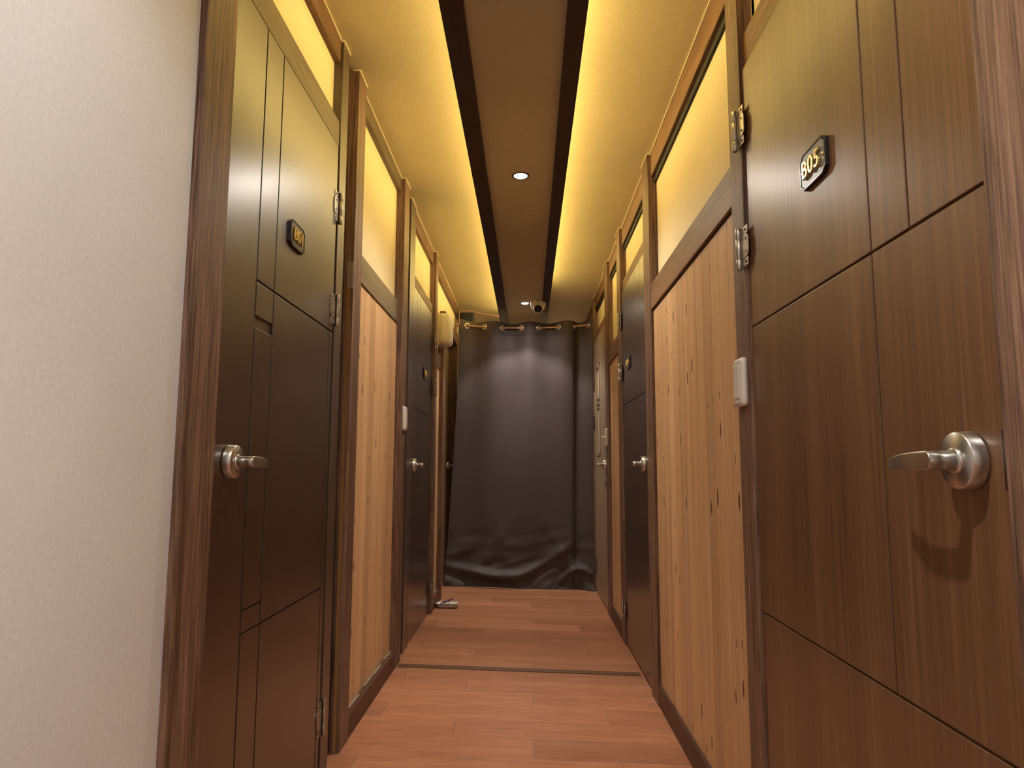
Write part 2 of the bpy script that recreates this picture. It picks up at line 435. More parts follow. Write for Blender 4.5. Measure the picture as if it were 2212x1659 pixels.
def walls():
    # left: white plastered wall before the first post, then the panelled wall
    bm = nb(); box(bm, -0.667, -0.86, -2.6, 1.312, -0.06, 2.60)
    tag(obj('wall_left', bm, M_WHITE), 'plain white wall on the left before the first brown post', 'wall', kind='structure')
    bm = nb()
    sbox(bm, -1, 0.14, 0.20, 1.312, Y_END, -0.06, 2.60)
    for y0, y1, z0 in ((1.45, 2.36, 2.16), (2.65, 3.56, 1.80), (4.00, 4.84, 2.09), (4.94, 5.325, 1.80), (5.43, 6.36, 2.16), (6.495, Y_END, 1.80)):
        sbox(bm, -1, 0.045, 0.14, y0, y1, z0, 2.60)
    for y0, y1 in ((1.312, 1.45), (2.36, 2.65), (3.56, 4.00), (4.84, 4.94), (5.325, 5.43), (6.36, 6.495)):
        sbox(bm, -1, 0.045, 0.14, y0, y1, -0.06, 2.60)
    for y0, y1 in ((2.65, 3.56), (4.94, 5.325), (6.495, Y_END)):
        sbox(bm, -1, 0.05, 0.14, y0, y1, -0.06, 1.80)
    tag(obj('wall_left_panelled', bm, M_CREAM), 'cream upper panels of the left corridor wall above the doors and pine', 'wall', kind='structure')
    bm = nb()
    sbox(bm, 1, 0.14, 0.20, -2.6, Y_END, -0.06, 2.60)
    for y0, y1, z0 in ((0.80, 1.76, 2.09), (1.85, 3.18, 1.78), (3.28, 4.20, 2.09), (4.30, 4.88, 1.78), (5.0, 5.98, 2.06), (6.05, Y_END, 0.0)):
        sbox(bm, 1, 0.040, 0.14, y0, y1, z0, 2.60)
    for y0, y1 in ((-2.6, 0.85), (1.74, 1.88), (3.15, 3.32), (4.185, 4.335), (4.87, 5.05), (5.94, 6.08)):
        sbox(bm, 1, 0.04, 0.14, y0, y1, -0.06, 2.60)
    for y0, y1 in ((1.85, 3.18), (4.30, 4.88)):
        sbox(bm, 1, 0.045, 0.14, y0, y1, -0.06, 1.80)
    tag(obj('wall_right', bm, M_CREAM), 'cream upper panels of the right corridor wall between brown posts', 'wall', kind='structure')
    bm = nb(); box(bm, -0.95, 0.85, -2.6, -2.66, -0.06, 2.62)
    tag(obj('wall_back', bm, M_WHITE), 'white wall behind the viewpoint closing the corridor', 'wall', kind='structure')
    bm = nb(); box(bm, -0.95, 0.85, Y_END, Y_END + 0.06, -0.06, 2.62)
    tag(obj('wall_front', bm, M_CREAM), 'far end wall of the corridor behind the curtain', 'wall', kind='structure')
walls()

# dropped centre panel with its two dark edge boards
bm = nb(); box(bm, -0.205, 0.132, -2.6, Y_END, DROP_Z, 2.352)
tag(obj('ceiling_dropped_panel', bm, M_DROP), 'brown wallpapered panel with painted-in dimness hanging along the middle of the ceiling', 'ceiling panel', kind='structure')
bm = nb(); box(bm, -0.10, 0.03, -2.6, Y_END, 2.352, 2.505)
tag(obj('ceiling_hanger', bm, M_CEIL), 'box carrying the dropped middle panel under the ceiling', 'ceiling panel', kind='structure')
trim_n = [1]
def trim(bm, mat, label, cat, bevel=0.0015, parent=None):
    trim_n[0] += 1
    return tag(obj('trim_%d' % trim_n[0], bm, mat, bevel=bevel), label, cat, kind='structure')
for a, b, lab in ((-0.253, -0.185, 'dark brown beam edging the dropped ceiling panel on its left'), (0.112, 0.170, 'dark brown beam edging the dropped ceiling panel on its right')):
    bm = nb(); box(bm, a, b, -2.6, Y_END, 2.300, 2.356)
    bo = trim(bm, M_BEAM, lab, 'beam')
    # pale line of caulk where panel and beam meet
    bm = nb(); q = b if a < 0 else a
    box(bm, q - 0.0012 if a > 0 else q, q if a > 0 else q + 0.0012, -2.6, Y_END, 2.317, 2.3205)
    c_ = obj('caulk_line', bm, M_GLUE, bo)

# ---------------------------------------------------------------- wall timber
def caulk(o, side, d, y0, y1, near=False, dn=0.0):
    """Thin cream bead where the timber meets the ceiling."""
    bm = nb(); X = sx(side, d); zc = ceil_z(X)
    sbox(bm, side, d - 0.004, d, y0, y1, zc - 0.005, zc - 0.0005)
    if near: sbox(bm, side, d - 0.004, d + dn, y0 - 0.004, y0, zc - 0.005, zc - 0.0005)
    obj('caulk_bead', bm, M_CAULK, o)

def post(side, y0, y1, label, d=0.0, depth=0.06, mat=None, top=True, z1=None):
    bm = nb(); X = sx(side, d)
    zc = ceil_z(sx(side, d + depth)) if side > 0 else ceil_z(X)
    sbox(bm, side, d, d + depth, y0, y1, floor_z(X) - 0.002, z1 or (zc - 0.001))
    o = trim(bm, mat or M_POST, label, 'post', 0.002)
    if top: caulk(o, side, d, y0, y1, True, 0.025)
    return o

def rail(side, y0, y1, z0, z1, d, label, cat='rail', depth=0.03, mat=None, cz=False, bev=0.0015):
    bm = nb(); sbox(bm, side, d, d + depth, y0, y1, z0, z1)
    o = trim(bm, mat or M_RAIL, label, cat, bev)
    if cz: caulk(o, side, d, y0, y1)
    return o

def shadow_gap(parent, side, d, y0, y1, z0, z1):
    bm = nb(); sbox(bm, side, d, d + 0.02, y0, y1, z0, z1)  # black strip puts the shade below the rail into colour
    tag(obj('rail_shade_strip', bm, M_DARKGAP, parent), 'black strip standing for the shade under the rail')

CL = ceil_z(-XL) - 0.002; CR = ceil_z(XR + 0.05) - 0.001
# left wall, near to far
pA = post(-1, 1.312, 1.450, 'wide weathered brown door post beside the white wall on the left', depth=0.09, top=False)
post(-1, 2.350, 2.435, 'grey-brown door jamb on the far side of the B01 door', d=0.013, depth=0.06, mat=M_JAMB)
pB = post(-1, 2.535, 2.655, 'brown post between the B01 door jamb and the nearest left pine panel', depth=0.06)
bm = nb(); sbox(bm, -1, 0.012, 0.024, 2.530, 2.535, 0.02, 1.66)
tag(obj('bare_edge', bm, M_RAW, pB), 'unstained ochre wood on the side of the post')
bm = nb(); sbox(bm, -1, 0.002, 0.024, 2.5295, 2.535, 1.66, 1.76)
tag(obj('tape_patch', bm, M_GLUE, pB), 'pale tape patch above the bare wood')
post(-1, 3.555, 3.700, 'brown post on the left with the light switch, beyond the nearest pine panel', depth=0.06)
post(-1, 3.830, 3.994, 'grey-brown near jamb of the second left door', d=0.013, depth=0.06, mat=M_JAMB)
post(-1, 4.835, 4.945, 'brown post on the left just beyond the second numbered door', depth=0.06)
post(-1, 5.325, 5.420, 'narrow brown post on the left before the recessed doorway', depth=0.10, top=False, z1=1.92)
post(-1, 6.355, 6.500, 'dark brown far post of the recessed doorway on the left', depth=0.10, top=False, z1=2.224)
rail(-1, 2.435, 2.535, 0.0, CL, 0.034, 'recessed strip coloured dark as shade between the B01 door jamb and the next post', 'strip', depth=0.012, mat=M_DOOR_D)  # dark colour stands for the shade inside this recess
rail(-1, 3.700, 3.830, 0.0, CL, 0.040, 'black strip as painted gap shade between the left post with switch and the second door jamb', 'strip', depth=0.012, mat=M_DARKGAP)  # shade of the open gap, put in as a black strip
rail(-1, 1.450, 2.350, 2.123, 2.215, 0.018, 'grey-brown lintel above the B01 door', 'lintel', mat=M_JAMB_H)
rail(-1, 1.450, 2.350, 2.440, CL, 0.022, 'brown top rail above the B01 door meeting the ceiling', cz=True)
rail(-1, 2.655, 3.555, 2.452, CL, 0.022, 'brown top rail above the nearest left cream panel', cz=True, mat=M_JAMB_H)
rail(-1, 2.655, 3.555, 1.738, 1.852, 0.022, 'grey-brown middle rail over the nearest left pine panel', mat=M_JAMB_H)
rail(-1, 4.002, 4.835, 2.062, 2.130, 0.020, 'brown lintel above the second left door', 'lintel', mat=M_RAIL)
rail(-1, 4.002, 4.835, 2.430, CL, 0.022, 'brown top rail above the second left door', cz=True)
rail(-1, 4.945, 5.325, 1.738, 1.852, 0.022, 'brown middle rail over the narrow pine panel on the left')
rail(-1, 4.945, 6.499, 2.430, CL, 0.022, 'brown top rail running above the white cover box on the left', cz=True)
rail(-1, 5.420, 6.355, 2.120, 2.225, 0.0, 'brown lintel of the recessed doorway behind the white cover box', 'lintel', depth=0.10)
rail(-1, 6.500, Y_END, 1.735, 1.850, 0.022, 'brown middle rail on the left wall beyond the curtain')
rail(-1, 6.500, Y_END, 2.430, CL, 0.022, 'brown top rail on the left wall beyond the curtain', cz=True)
def baseboard(n, side, y0, y1, h, label, d=0.002):
    X = sx(side, d); bm = nb()
    sbox(bm, side, d, d + 0.028, y0, y1, floor_z(X) - 0.002, h)
    o = tag(obj('baseboard_' + n, bm, M_BASE, bevel=0.0015), label, 'baseboard', kind='structure')
    bm = nb()
    y = y0
    while y < y1 - 0.03:
        s = min(random.uniform(0.05, 0.16), y1 - y)
        if random.random() < 0.75:
            sbox(bm, side, d + 0.016 + random.uniform(0, 0.005), d + 0.027, y, y + s, h, h + random.uniform(0.0015, 0.004))
        y += s
    tag(obj('caulk_bead', bm, M_GLUE, o), 'ragged greyish caulk bead along the top edge')
baseboard('left', -1, 2.655, 3.555, 0.098, 'dark brown skirting board below the nearest left pine panel')
baseboard('left_far', -1, 4.945, 5.325, 0.098, 'short brown skirting board below the narrow left pine panel')
baseboard('left_end', -1, 6.5, Y_END, 0.098, 'skirting board of the left wall beyond the curtain')
# right wall
pZ = post(1, 0.45, 0.838, 'rough reddish brown post at the right edge beside the B05 door', depth=0.05, top=False)
post(1, 1.765, 1.868, 'grey-brown post with a white switch between the B05 door and the knotty pine', depth=0.055, mat=None)
post(1, 3.155, 3.318, 'brown post on the right between the wide pine panel and the B04 door', depth=0.055)
post(1, 4.185, 4.335, 'brown post on the right at the hinge side of the B04 door', depth=0.055)
post(1, 4.870, 5.045, 'brown post on the right between narrow pine and the taupe door', depth=0.055)
post(1, 5.945, 6.080, 'brown post on the right at the end of the curtain rod', depth=0.055)
rail(1, 0.838, 1.765, 2.050, 2.150, 0.016, 'brown lintel above the B05 door', 'lintel')
rail(1, 0.838, 1.765, 2.350, CR, 0.018, 'brown top rail above the B05 door', cz=True)
o = rail(1, 1.868, 3.155, 2.350, CR, 0.016, 'long brown top rail above the wide cream panel on the right', cz=True); shadow_gap(o, 1, 0.030, 1.868, 3.155, 2.322, 2.352)
o = rail(1, 1.868, 3.155, 1.717, 1.832, 0.003, 'brown middle rail over the wide knotty pine panel on the right'); shadow_gap(o, 1, 0.012, 1.868, 3.155, 1.709, 1.718)
rail(1, 3.318, 4.185, 2.052, 2.125, 0.016, 'brown lintel above the B04 door', 'lintel')
o = rail(1, 3.318, 4.185, 2.350, CR, 0.016, 'brown top rail above the B04 door', cz=True); shadow_gap(o, 1, 0.030, 3.318, 4.185, 2.325, 2.352)
o = rail(1, 4.335, 4.870, 2.350, CR, 0.016, 'brown top rail above the narrow right cream panel', cz=True); shadow_gap(o, 1, 0.030, 4.335, 4.870, 2.325, 2.352)
rail(1, 4.335, 4.870, 1.717, 1.825, 0.003, 'brown middle rail over the narrow pine panel on the right')
o = rail(1, 5.045, 5.945, 2.350, CR, 0.016, 'brown top rail above the taupe door', cz=True); shadow_gap(o, 1, 0.030, 5.045, 5.945, 2.325, 2.352)
rail(1, 5.045, 5.945, 2.055, 2.120, 0.010, 'brown lintel above the taupe door', 'lintel')
rail(1, 6.080, Y_END, 2.350, CR, 0.016, 'brown top rail on the right wall beyond the curtain', cz=True)
baseboard('right', 1, 1.868, 3.155, 0.072, 'dark brown skirting board below the wide right pine panel')
baseboard('right_far', 1, 4.335, 4.870, 0.078, 'short brown skirting board below the narrow right pine panel')

# ---------------------------------------------------------------- pine panels
def pine(side, y0, y1, z0, z1, d, label, bw=0.098):
    bm = nb(); n = max(1, round((y1 - y0) / bw)); st = (y1 - y0) / n
    for k in range(n):
        a, b = y0 + k * st, y0 + (k + 1) * st
        X0, X1 = sx(side, d), sx(side, d + 0.014)
        e = 0.0022; s = side
        prof = [(X1, a + 0.0002), (X0 + s * e, a + 0.0002), (X0, a + e), (X0, b - e), (X0 + s * e, b - 0.0002), (X1, b - 0.0002)]
        lo = [bm.verts.new((x, y, z0)) for x, y in prof]; hi = [bm.verts.new((x, y, z1)) for x, y in prof]
        bm.faces.new(lo); bm.faces.new(hi)
        for q in range(6): bm.faces.new((lo[q], lo[(q+1)%6], hi[(q+1)%6], hi[q]))
    return tag(obj('pine_panel', bm, M_PINE), label, 'wall panel', 'knotty pine wainscot panels')
pine(-1, 2.656, 3.554, 0.096, 1.74, 0.030, 'knotty pine board panel nearest on the left, beyond the B01 door')
pine(-1, 4.946, 5.324, 0.096, 1.74, 0.030, 'narrow pine panel on the left above the white dish')
pine(-1, 6.505, Y_END - .01, 0.096, 1.74, 0.030, 'pine panel on the left wall hidden mostly by the curtain')
pine(1, 1.869, 3.154, 0.070, 1.72, 0.014, 'wide knotty pine board panel on the right between B05 and B04 doors')
pine(1, 4.336, 4.869, 0.076, 1.72, 0.014, 'narrow pine panel on the right between B04 and taupe doors')

# ---------------------------------------------------------------- hardware
def lever(side, d, y, z, parent, length=0.115, k=1.0, rise=0.0):
    """Round rose, neck and blade, the blade pointing down the corridor."""
    X = sx(side, d); n = -side
    bm = nb()
    lathe(bm, [(0, 0.0), (0, 0.0375), (0.004, 0.0375), (0.006, 0.0372), (0.0195, 0.0365), (0.0215, 0.035), (0.0215, 0.0)], (X, y, z), (n, 0, 0), 40, cap=False)
    h = obj('door_handle', bm, M_STEEL, parent)
    [setattr(f_, 'use_smooth', True) for f_ in h.data.polygons]
    bm = nb()
    lathe(bm, [(0.0205, 0.0165), (0.0245, 0.0165), (0.0262, 0.0140), (0.0262, 0.0)], (X, y, z), (n, 0, 0), 28, cap=False)
    obj('collar', bm, M_STEEL, h)
    # neck straight out of the rose; flat blade set flush with its outer end, running along +y
    bm = nb()
    lathe(bm, [(0.024, 0.0124), (0.0585, 0.0124), (0.0595, 0.0118)], (X, y, z), (n, 0, 0), 32)
    rings = []
    for yy in (-0.0120, -0.0108, -0.0085, -0.0050):
        hz = math.sqrt(0.0124 ** 2 - yy ** 2)
        rings.append([(X + n * 0.0560 + 0.0047 * math.copysign(abs(math.cos(2*PI*q/28)) ** 0.35, math.cos(2*PI*q/28)), y + yy,
                       z + hz * math.copysign(abs(math.sin(2*PI*q/28)) ** 0.35, math.sin(2*PI*q/28))) for q in range(28)])
    for t in (0.0, 0.15, 0.3, 0.45, 0.6, 0.74, 0.85, 0.93, 0.975, 1.0):
        e = 1.0 if t < 0.95 else (0.86 if t < 0.99 else 0.6)
        top = 0.0122 - 0.0015 * t - 0.0085 * t * t
        bot = -0.0122 - 0.0012 * t
        zc_, hz = z + (top + bot) / 2, (top - bot) / 2 * (1.0 if t < 0.9 else e)
        outer = 0.0607 + 0.003 * math.sin(PI * t * 0.9) - 0.014 * t * t
        th = (0.0095 - 0.0045 * t) * e
        cxm = X + n * (outer - (0.0095 - 0.0045 * t) / 2)
        ring = []
        for q in range(28):
            a = 2 * PI * q / 28; ca, sa = math.cos(a), math.sin(a)
            ring.append((cxm + th / 2 * math.copysign(abs(ca) ** 0.35, ca), y + t * length, zc_ + hz * math.copysign(abs(sa) ** 0.35, sa)))
        rings.append(ring)
    ring_loft(bm, rings)
    obj('lever', bm, M_STEEL, h)
    bm = nb()
    lathe(bm, [(0.020, 0.0018), (0.0222, 0.0018)], (X, y + 0.026, z), (n, 0, 0), 10)
    obj('set_screw', bm, M_SCREW, h)
    return h

def hinge(side, dsurf, y, zc, parent, h=0.104):
    """y = seam between door edge and post; leaf lies on the door, knuckle on the post side."""
    bm = nb()
    sbox(bm, side, dsurf - 0.002, dsurf, y - 0.026, y + 0.020, zc - h/2, zc - h/2 + 0.020)
    sbox(bm, side, dsurf - 0.002, dsurf, y - 0.026, y + 0.020, zc + h/2 - 0.020, zc + h/2)
    sbox(bm, side, dsurf - 0.002, dsurf, y - 0.008, y + 0.020, zc - h/2 + 0.020, zc + h/2 - 0.020)
    o = obj('hinge', bm, M_HINGE, parent, bevel=0.0005)
    # inner leaf with rounded ends
    bm = nb(); pts = []
    hh = h/2 - 0.022; r = 0.016; yc = y - 0.016
    for k in range(9): 
        a = PI/2 + PI/2 * k/8; pts.append((y - 0.016 + r*math.cos(a) - 0.002, zc + hh - r + r*math.sin(a)))
    for k in range(9):
        a = PI + PI/2 * k/8; pts.append((y - 0.016 + r*math.cos(a) - 0.002, zc - hh + r + r*math.sin(a)))
    pts += [(y + 0.018, zc - hh), (y + 0.018, zc + hh)]
    X0, X1 = sx(side, dsurf - 0.0032), sx(side, dsurf - 0.001)
    a_ = [bm.verts.new((X0, p, q)) for p, q in pts]; b_ = [bm.verts.new((X1, p, q)) for p, q in pts]
    bm.faces.new(a_); bm.faces.new(b_)
    for q in range(len(pts)): bm.faces.new((a_[q], a_[(q+1)%len(pts)], b_[(q+1)%len(pts)], b_[q]))
    obj('inner_leaf', bm, M_HINGE, o)
    bm = nb()
    R = 0.0066; xk = sx(side, dsurf - 0.009)
    for z0, z1 in ((-h/2 - .004, -h/4 - .001), (-h/4, h/4), (h/4 + .001, h/2 + .004)):
        lathe(bm, [(z0, R*0.9), (z0 + 0.001, R), (z1 - 0.001, R), (z1, R*0.9)], (xk, y + 0.024, zc), (0, 0, 1), 18)
    for q in (-h/4, h/4):
        lathe(bm, [(q - 0.0012, R*1.12), (q + 0.0012, R*1.12)], (xk, y + 0.024, zc), (0, 0, 1), 18)
    obj('knuckle', bm, M_HINGE, o)
    for zz, yy in ((zc + h/2 - 0.010, y - 0.014), (zc - h/2 + 0.010, y - 0.014), (zc + 0.017, y - 0.018), (zc - 0.017, y - 0.018)):
        bm = nb(); lathe(bm, [(0.001, 0.0030), (0.0042, 0.0030), (0.0052, 0.0016)], (sx(side, dsurf), yy, zz), (-side, 0, 0), 12)
        obj('screw', bm, M_SCREW, o)
    return o

def door_leaf(side, d, y0, y1, z0, z1, tiles, parent, mat, gap=0.0045, depth=0.005, bev=0.0012):
    bm = nb()
    sbox(bm, side, d + depth, d + 0.040, y0, y1, z0, z1)
    for a, b, c, e in tiles:
        g = gap / 2
        ya = y0 + a + (0 if a <= 0 else g); yb = y0 + b - (0 if y0 + b >= y1 - 1e-4 else g)
        za = c + (0 if c <= z0 + 1e-4 else g); zb = e - (0 if e >= z1 - 1e-4 else g)
        sbox(bm, side, d, d + depth, ya, yb, za, zb)
    return obj('leaf', bm, mat, parent, bevel=bev)

# --- door B01 (left, nearest)
d1 = thing('door_1', (sx(-1, 0.02), 1.462, 0.0), 'dark brown grooved door numbered B01, nearest on the left', 'door', kind='structure')
Z0, Z1, W = 0.018, 2.118, 0.874
u1, u2, u3 = 0.205, 0.325, W - 0.035
T = [(0, u1, Z0, Z1), (u1, u2, 1.455, Z1), (u2, W, 1.455, Z1),
     (u1, u2, 1.365, 1.455), (u1, u2, 0.665, 1.340), (u1, u2, 0.612, 0.665),
     (u2, u3, 0.612, 1.455), (u3, W, 0.0185, 1.455), (u1, u2, Z0, 0.612), (u2, u3, Z0, 0.612)]
door_leaf(-1, 0.016, 1.462, 1.462 + W, Z0, Z1, T, d1, M_DOOR_D, gap=0.0062, depth=0.006)
lever(-1, 0.016, 1.553, 1.010, d1)
for zc in (1.900, 1.536, 0.196): hinge(-1, 0.016, 2.336, zc, d1)
bm = nb(); sbox(bm, -1, 0.008, 0.030, 1.4505, 1.4600, 0.965, 1.045); tag(obj('latch_plate', bm, M_HINGE, d1), 'dull metal latch plate at the door edge')

# --- second left door
d2 = thing('door_2', (sx(-1, 0.02), 4.012, 0.0), 'dark brown numbered door on the left beyond the light switch', 'door', kind='structure')
def type_two(z0, z1, W, g1=1.36, g2=0.655, a=0.165, b=0.29, lowv=False):
    return [(0, a, g1, z1), (a, b, g1, z1), (b, W, g1, z1), (0, b, g2, g1), (b, W, g2, g1), (0, W, z0, g2)]
W2 = 0.818
door_leaf(-1, 0.020, 4.012, 4.012 + W2, 0.02, 2.060, type_two(0.02, 2.060, W2, 1.345, 0.68, 0.15, 0.245), d2, M_DOOR_D)
lever(-1, 0.020, 4.090, 1.010, d2)
for zc in (1.875, 1.548, 0.185): hinge(-1, 0.0005, 4.832, zc, d2)

# --- B05 (right, nearest)
d3 = thing('door_3', (sx(1, 0.01), 0.848, 0.0), 'warm brown grooved door numbered B05 filling the right side', 'door', kind='structure')
W3 = 0.912
door_leaf(1, 0.008, 0.848, 0.848 + W3, 0.012, 2.046, type_two(0.012, 2.046, W3, 1.353, 0.655, 0.172, 0.288), d3, M_DOOR_R, gap=0.005)
lever(1, 0.008, 0.912, 1.010, d3, length=0.118)
for zc in (1.888, 1.565, 0.190): hinge(1, -0.0005, 1.762, zc, d3)
bm = nb(); sbox(bm, 1, 0.0045, 0.02, 0.8385, 0.8475, 0.975, 1.045); tag(obj('latch_plate', bm, M_SCREW, d3), 'dark latch plate at the door edge')

# --- B04 (right, second)
d4 = thing('door_4', (sx(1, 0.01), 3.328, 0.0), 'dark brown grooved door numbered B04 on the right', 'door', kind='structure')
W4 = 0.852
door_leaf(1, 0.008, 3.328, 3.328 + W4, 0.0, 2.050, type_two(0.0, 2.050, W4, 1.362, 0.655, 0.18, 0.31), d4, M_DOOR_D)
lever(1, 0.008, 3.420, 1.018, d4)
for zc in (1.880, 1.568, 0.180): hinge(1, -0.0005, 4.182, zc, d4)

# --- taupe door with narrow window
d5 = thing('door_5', (sx(1, 0.005), 5.052, 0.0), 'plain taupe door with a tall narrow window, on the right by the curtain', 'door', kind='structure')
bm = nb()
wy0, wy1, wz0, wz1 = 5.50, 5.79, 1.09, 1.83
for y0, y1, z0, z1 in ((5.052, wy0, 0.0, 2.053), (wy1, 5.942, 0.0, 2.053), (wy0, wy1, 0.0, wz0), (wy0, wy1, wz1, 2.053)):
    sbox(bm, 1, 0.006, 0.044, y0, y1, z0, z1)
bmesh.ops.remove_doubles(bm, verts=bm.verts, dist=0.0001)
obj('leaf', bm, M_DOOR_G, d5)
bm = nb()
for y0, y1, z0, z1 in ((wy0, wy0 + .035, wz0, wz1), (wy1 - .035, wy1, wz0, wz1), (wy0, wy1, wz0, wz0 + .03), (wy0, wy1, wz1 - .03, wz1)):
    sbox(bm, 1, 0.0015, 0.02, y0, y1, z0, z1)
wf = tag(obj('window_frame', bm, M_DOOR_G, d5, bevel=0.002), 'raised taupe frame of the narrow window')
bm = nb(); sbox(bm, 1, 0.015, 0.020, wy0 + .03, wy1 - .03, wz0 + .025, wz1 - .025)
tag(obj('pane', bm, M_GLASS, wf), 'pale glass pane')
bm = nb()
for zc in (1.47, 1.505, 1.545): sbox(bm, 1, 0.010, 0.0155, wy0 + .05, wy1 - .05, zc - .009, zc + .009)  # dark bars paint the handle's reflection onto the pane
tag(obj('reflection_marks', bm, M_BLACK, wf), 'small dark marks painting the handle reflection on the glass')
h5 = lever(1, 0.006, 5.125, 1.018, d5, length=0.125)
for zc in (1.70, 1.375, 0.21): hinge(1, -0.0005, 5.944, zc, d5, h=0.12)

# --- recessed door on the left
d6 = thing('door_6', (sx(-1, 0.08), 5.425, 0.0), 'beige door set back in the left doorway by the curtain', 'door', kind='structure')
bm = nb(); sbox(bm, -1, 0.080, 0.120, 5.425, 6.350, 0.0, 2.118)
obj('leaf', bm, M_DOOR_G, d6, bevel=0.002)
lever(-1, 0.080, 6.285, 1.010, d6, length=0.05)

# ---------------------------------------------------------------- number plates
def text_mesh(txt, size, depth):
    cu = bpy.data.curves.new('digits', 'FONT'); cu.body = txt; cu.size = size; cu.extrude = depth; cu.bevel_depth = 0.0007; cu.bevel_resolution = 1
    cu.align_x = 'CENTER'; cu.align_y = 'CENTER'; cu.offset = 0.0; cu.space_character = 1.12
    to = bpy.data.objects.new('digits', cu); C.objects.link(to)
    dg = bpy.context.evaluated_depsgraph_get(); dg.update()
    me = bpy.data.meshes.new_from_object(to.evaluated_get(dg))
    bpy.data.objects.remove(to); bpy.data.curves.remove(cu)
    return me

def number_plate(side, d, yc, zc, txt, label, w=0.122, h=0.076, t=0.0085):
    X = sx(side, d); n = -side
    p = thing('number_plate', (X, yc, zc - h/2), label, 'sign', 'door number plates')
    c, s = 0.016, 0.010
    def outline(k):
        a, b = w/2 - k, h/2 - k
        c_, s_ = c * (1 if k == 0 else 0.95), s
        return [(-a + c_, -b), (a - c_, -b), (a - c_*0.55, -b + s_*0.5), (a, -b + s_), (a, b - s_), (a - c_*0.55, b - s_*0.5), (a - c_, b), (-a + c_, b), (-a + c_*0.55, b - s_*0.5), (-a, b - s_), (-a, -b + s_), (-a + c_*0.55, -b + s_*0.5)]
    bm = nb(); rings = []
    for k, dd in ((0.0, 0.0), (0.0, t * 0.8), (0.0012, t), (0.0035, t), (0.0045, t - 0.002)):
        rings.append([(X + n*dd, yc + y, zc + z) for y, z in outline(k)])
    ring_loft(bm, rings, smooth=False)
    obj('rim', bm, M_PLATE_EDGE, p)
    bm = nb()
    rings = [[(X + n*dd, yc + y, zc + z) for y, z in outline(0.0046)] for dd in (t - 0.004, t - 0.0012)]
    ring_loft(bm, rings, smooth=False)
    obj('face', bm, M_PLATE, p)
    total = len(txt)
    me = text_mesh(txt, 0.050, 0.0020)
    bm = nb(); bm.from_mesh(me); bpy.data.meshes.remove(me)
    # text lies in xy-plane facing +z: turn it to face the corridor; reading direction +y on the left wall, -y on the right
    r = -side
    M = Matrix(((0, 0, n), (r, 0, 0), (0, 1.0, 0)))
    for v in bm.verts:
        q = M @ v.co
        v.co = Vector((X + n * (t + 0.0022), yc, zc - 0.002)) + q
    obj('gold_characters', bm, M_GOLD, p)
    # two rivets, right and left of the characters
    for yy in (-w/2 + 0.012, w/2 - 0.012) if side > 0 else ():
        bm = nb(); lathe(bm, [(t - 0.0015, 0.0032), (t + 0.0005, 0.0030), (t + 0.0016, 0.0012)], (X, yc + yy, zc), (n, 0, 0), 14)
        obj('rivet', bm, M_GOLD, p)
    return p
number_plate(-1, 0.016, 1.930, 1.652, 'B01', 'black octagonal plate with gold B01 on the nearest left door')
number_plate(-1, 0.020, 4.480, 1.600, 'B02', 'small dark number plate on the second door on the left')
number_plate(1, 0.008, 1.331, 1.594, 'B05', 'black octagonal plate with gold B05 on the big right door')
number_plate(1, 0.008, 3.905, 1.586, 'B04', 'small dark plate with gold B04 on the second door on the right')

# ---------------------------------------------------------------- switches
def switch(side, d, yc, zc, w, h, t, label, group=None, knob=False):
    X = sx(side, d); n = -side
    p = thing('light_switch', (X, yc, zc - h/2), label, 'switch', group)
    bm = nb(); rings = []
    for k, dd in ((0, 0), (0, t * 0.5), (0.003, t * 0.85), (0.009, t)):
        r = []
        for a in range(24):
            th = 2*PI*a/24; ca, sa = math.cos(th), math.sin(th)
            r.append((X + n*dd, yc + (w/2 - k) * math.copysign(abs(ca)**0.22, ca), zc + (h/2 - k) * math.copysign(abs(sa)**0.22, sa)))
        rings.append(r)
    ring_loft(bm, rings)
    obj('cover_plate', bm, M_WPLAST, p)
    if knob:
        bm = nb(); lathe(bm, [(t*0.6, 0.012), (t + 0.022, 0.011), (t + 0.026, 0.007)], (X, yc, zc), (n, 0, 0), 20)
        obj('knob', bm, M_WCOVER, p)
    else:
        bm = nb(); box(bm, X + n*t*0.8, X + n*(t + 0.002), yc - w*0.30, yc + w*0.30, zc - h*0.34, zc + h*0.34)
        obj('rocker', bm, M_WPLAST, p, bevel=0.0012)
    return p
switch(1, 0.0, 1.820, 1.220, 0.072, 0.126, 0.016, 'white light switch on the right post beside the B05 door')
switch(-1, 0.0, 3.640, 1.250, 0.072, 0.126, 0.016, 'white light switch on the left post before the second door')
switch(1, 0.0, 4.985, 1.210, 0.085, 0.130, 0.014, 'cream dial switch on the post next to the taupe door', knob=True)
switch(-1, 0.022, 6.620, 1.640, 0.075, 0.140, 0.014, 'white switch plate on the left wall behind the curtain edge')

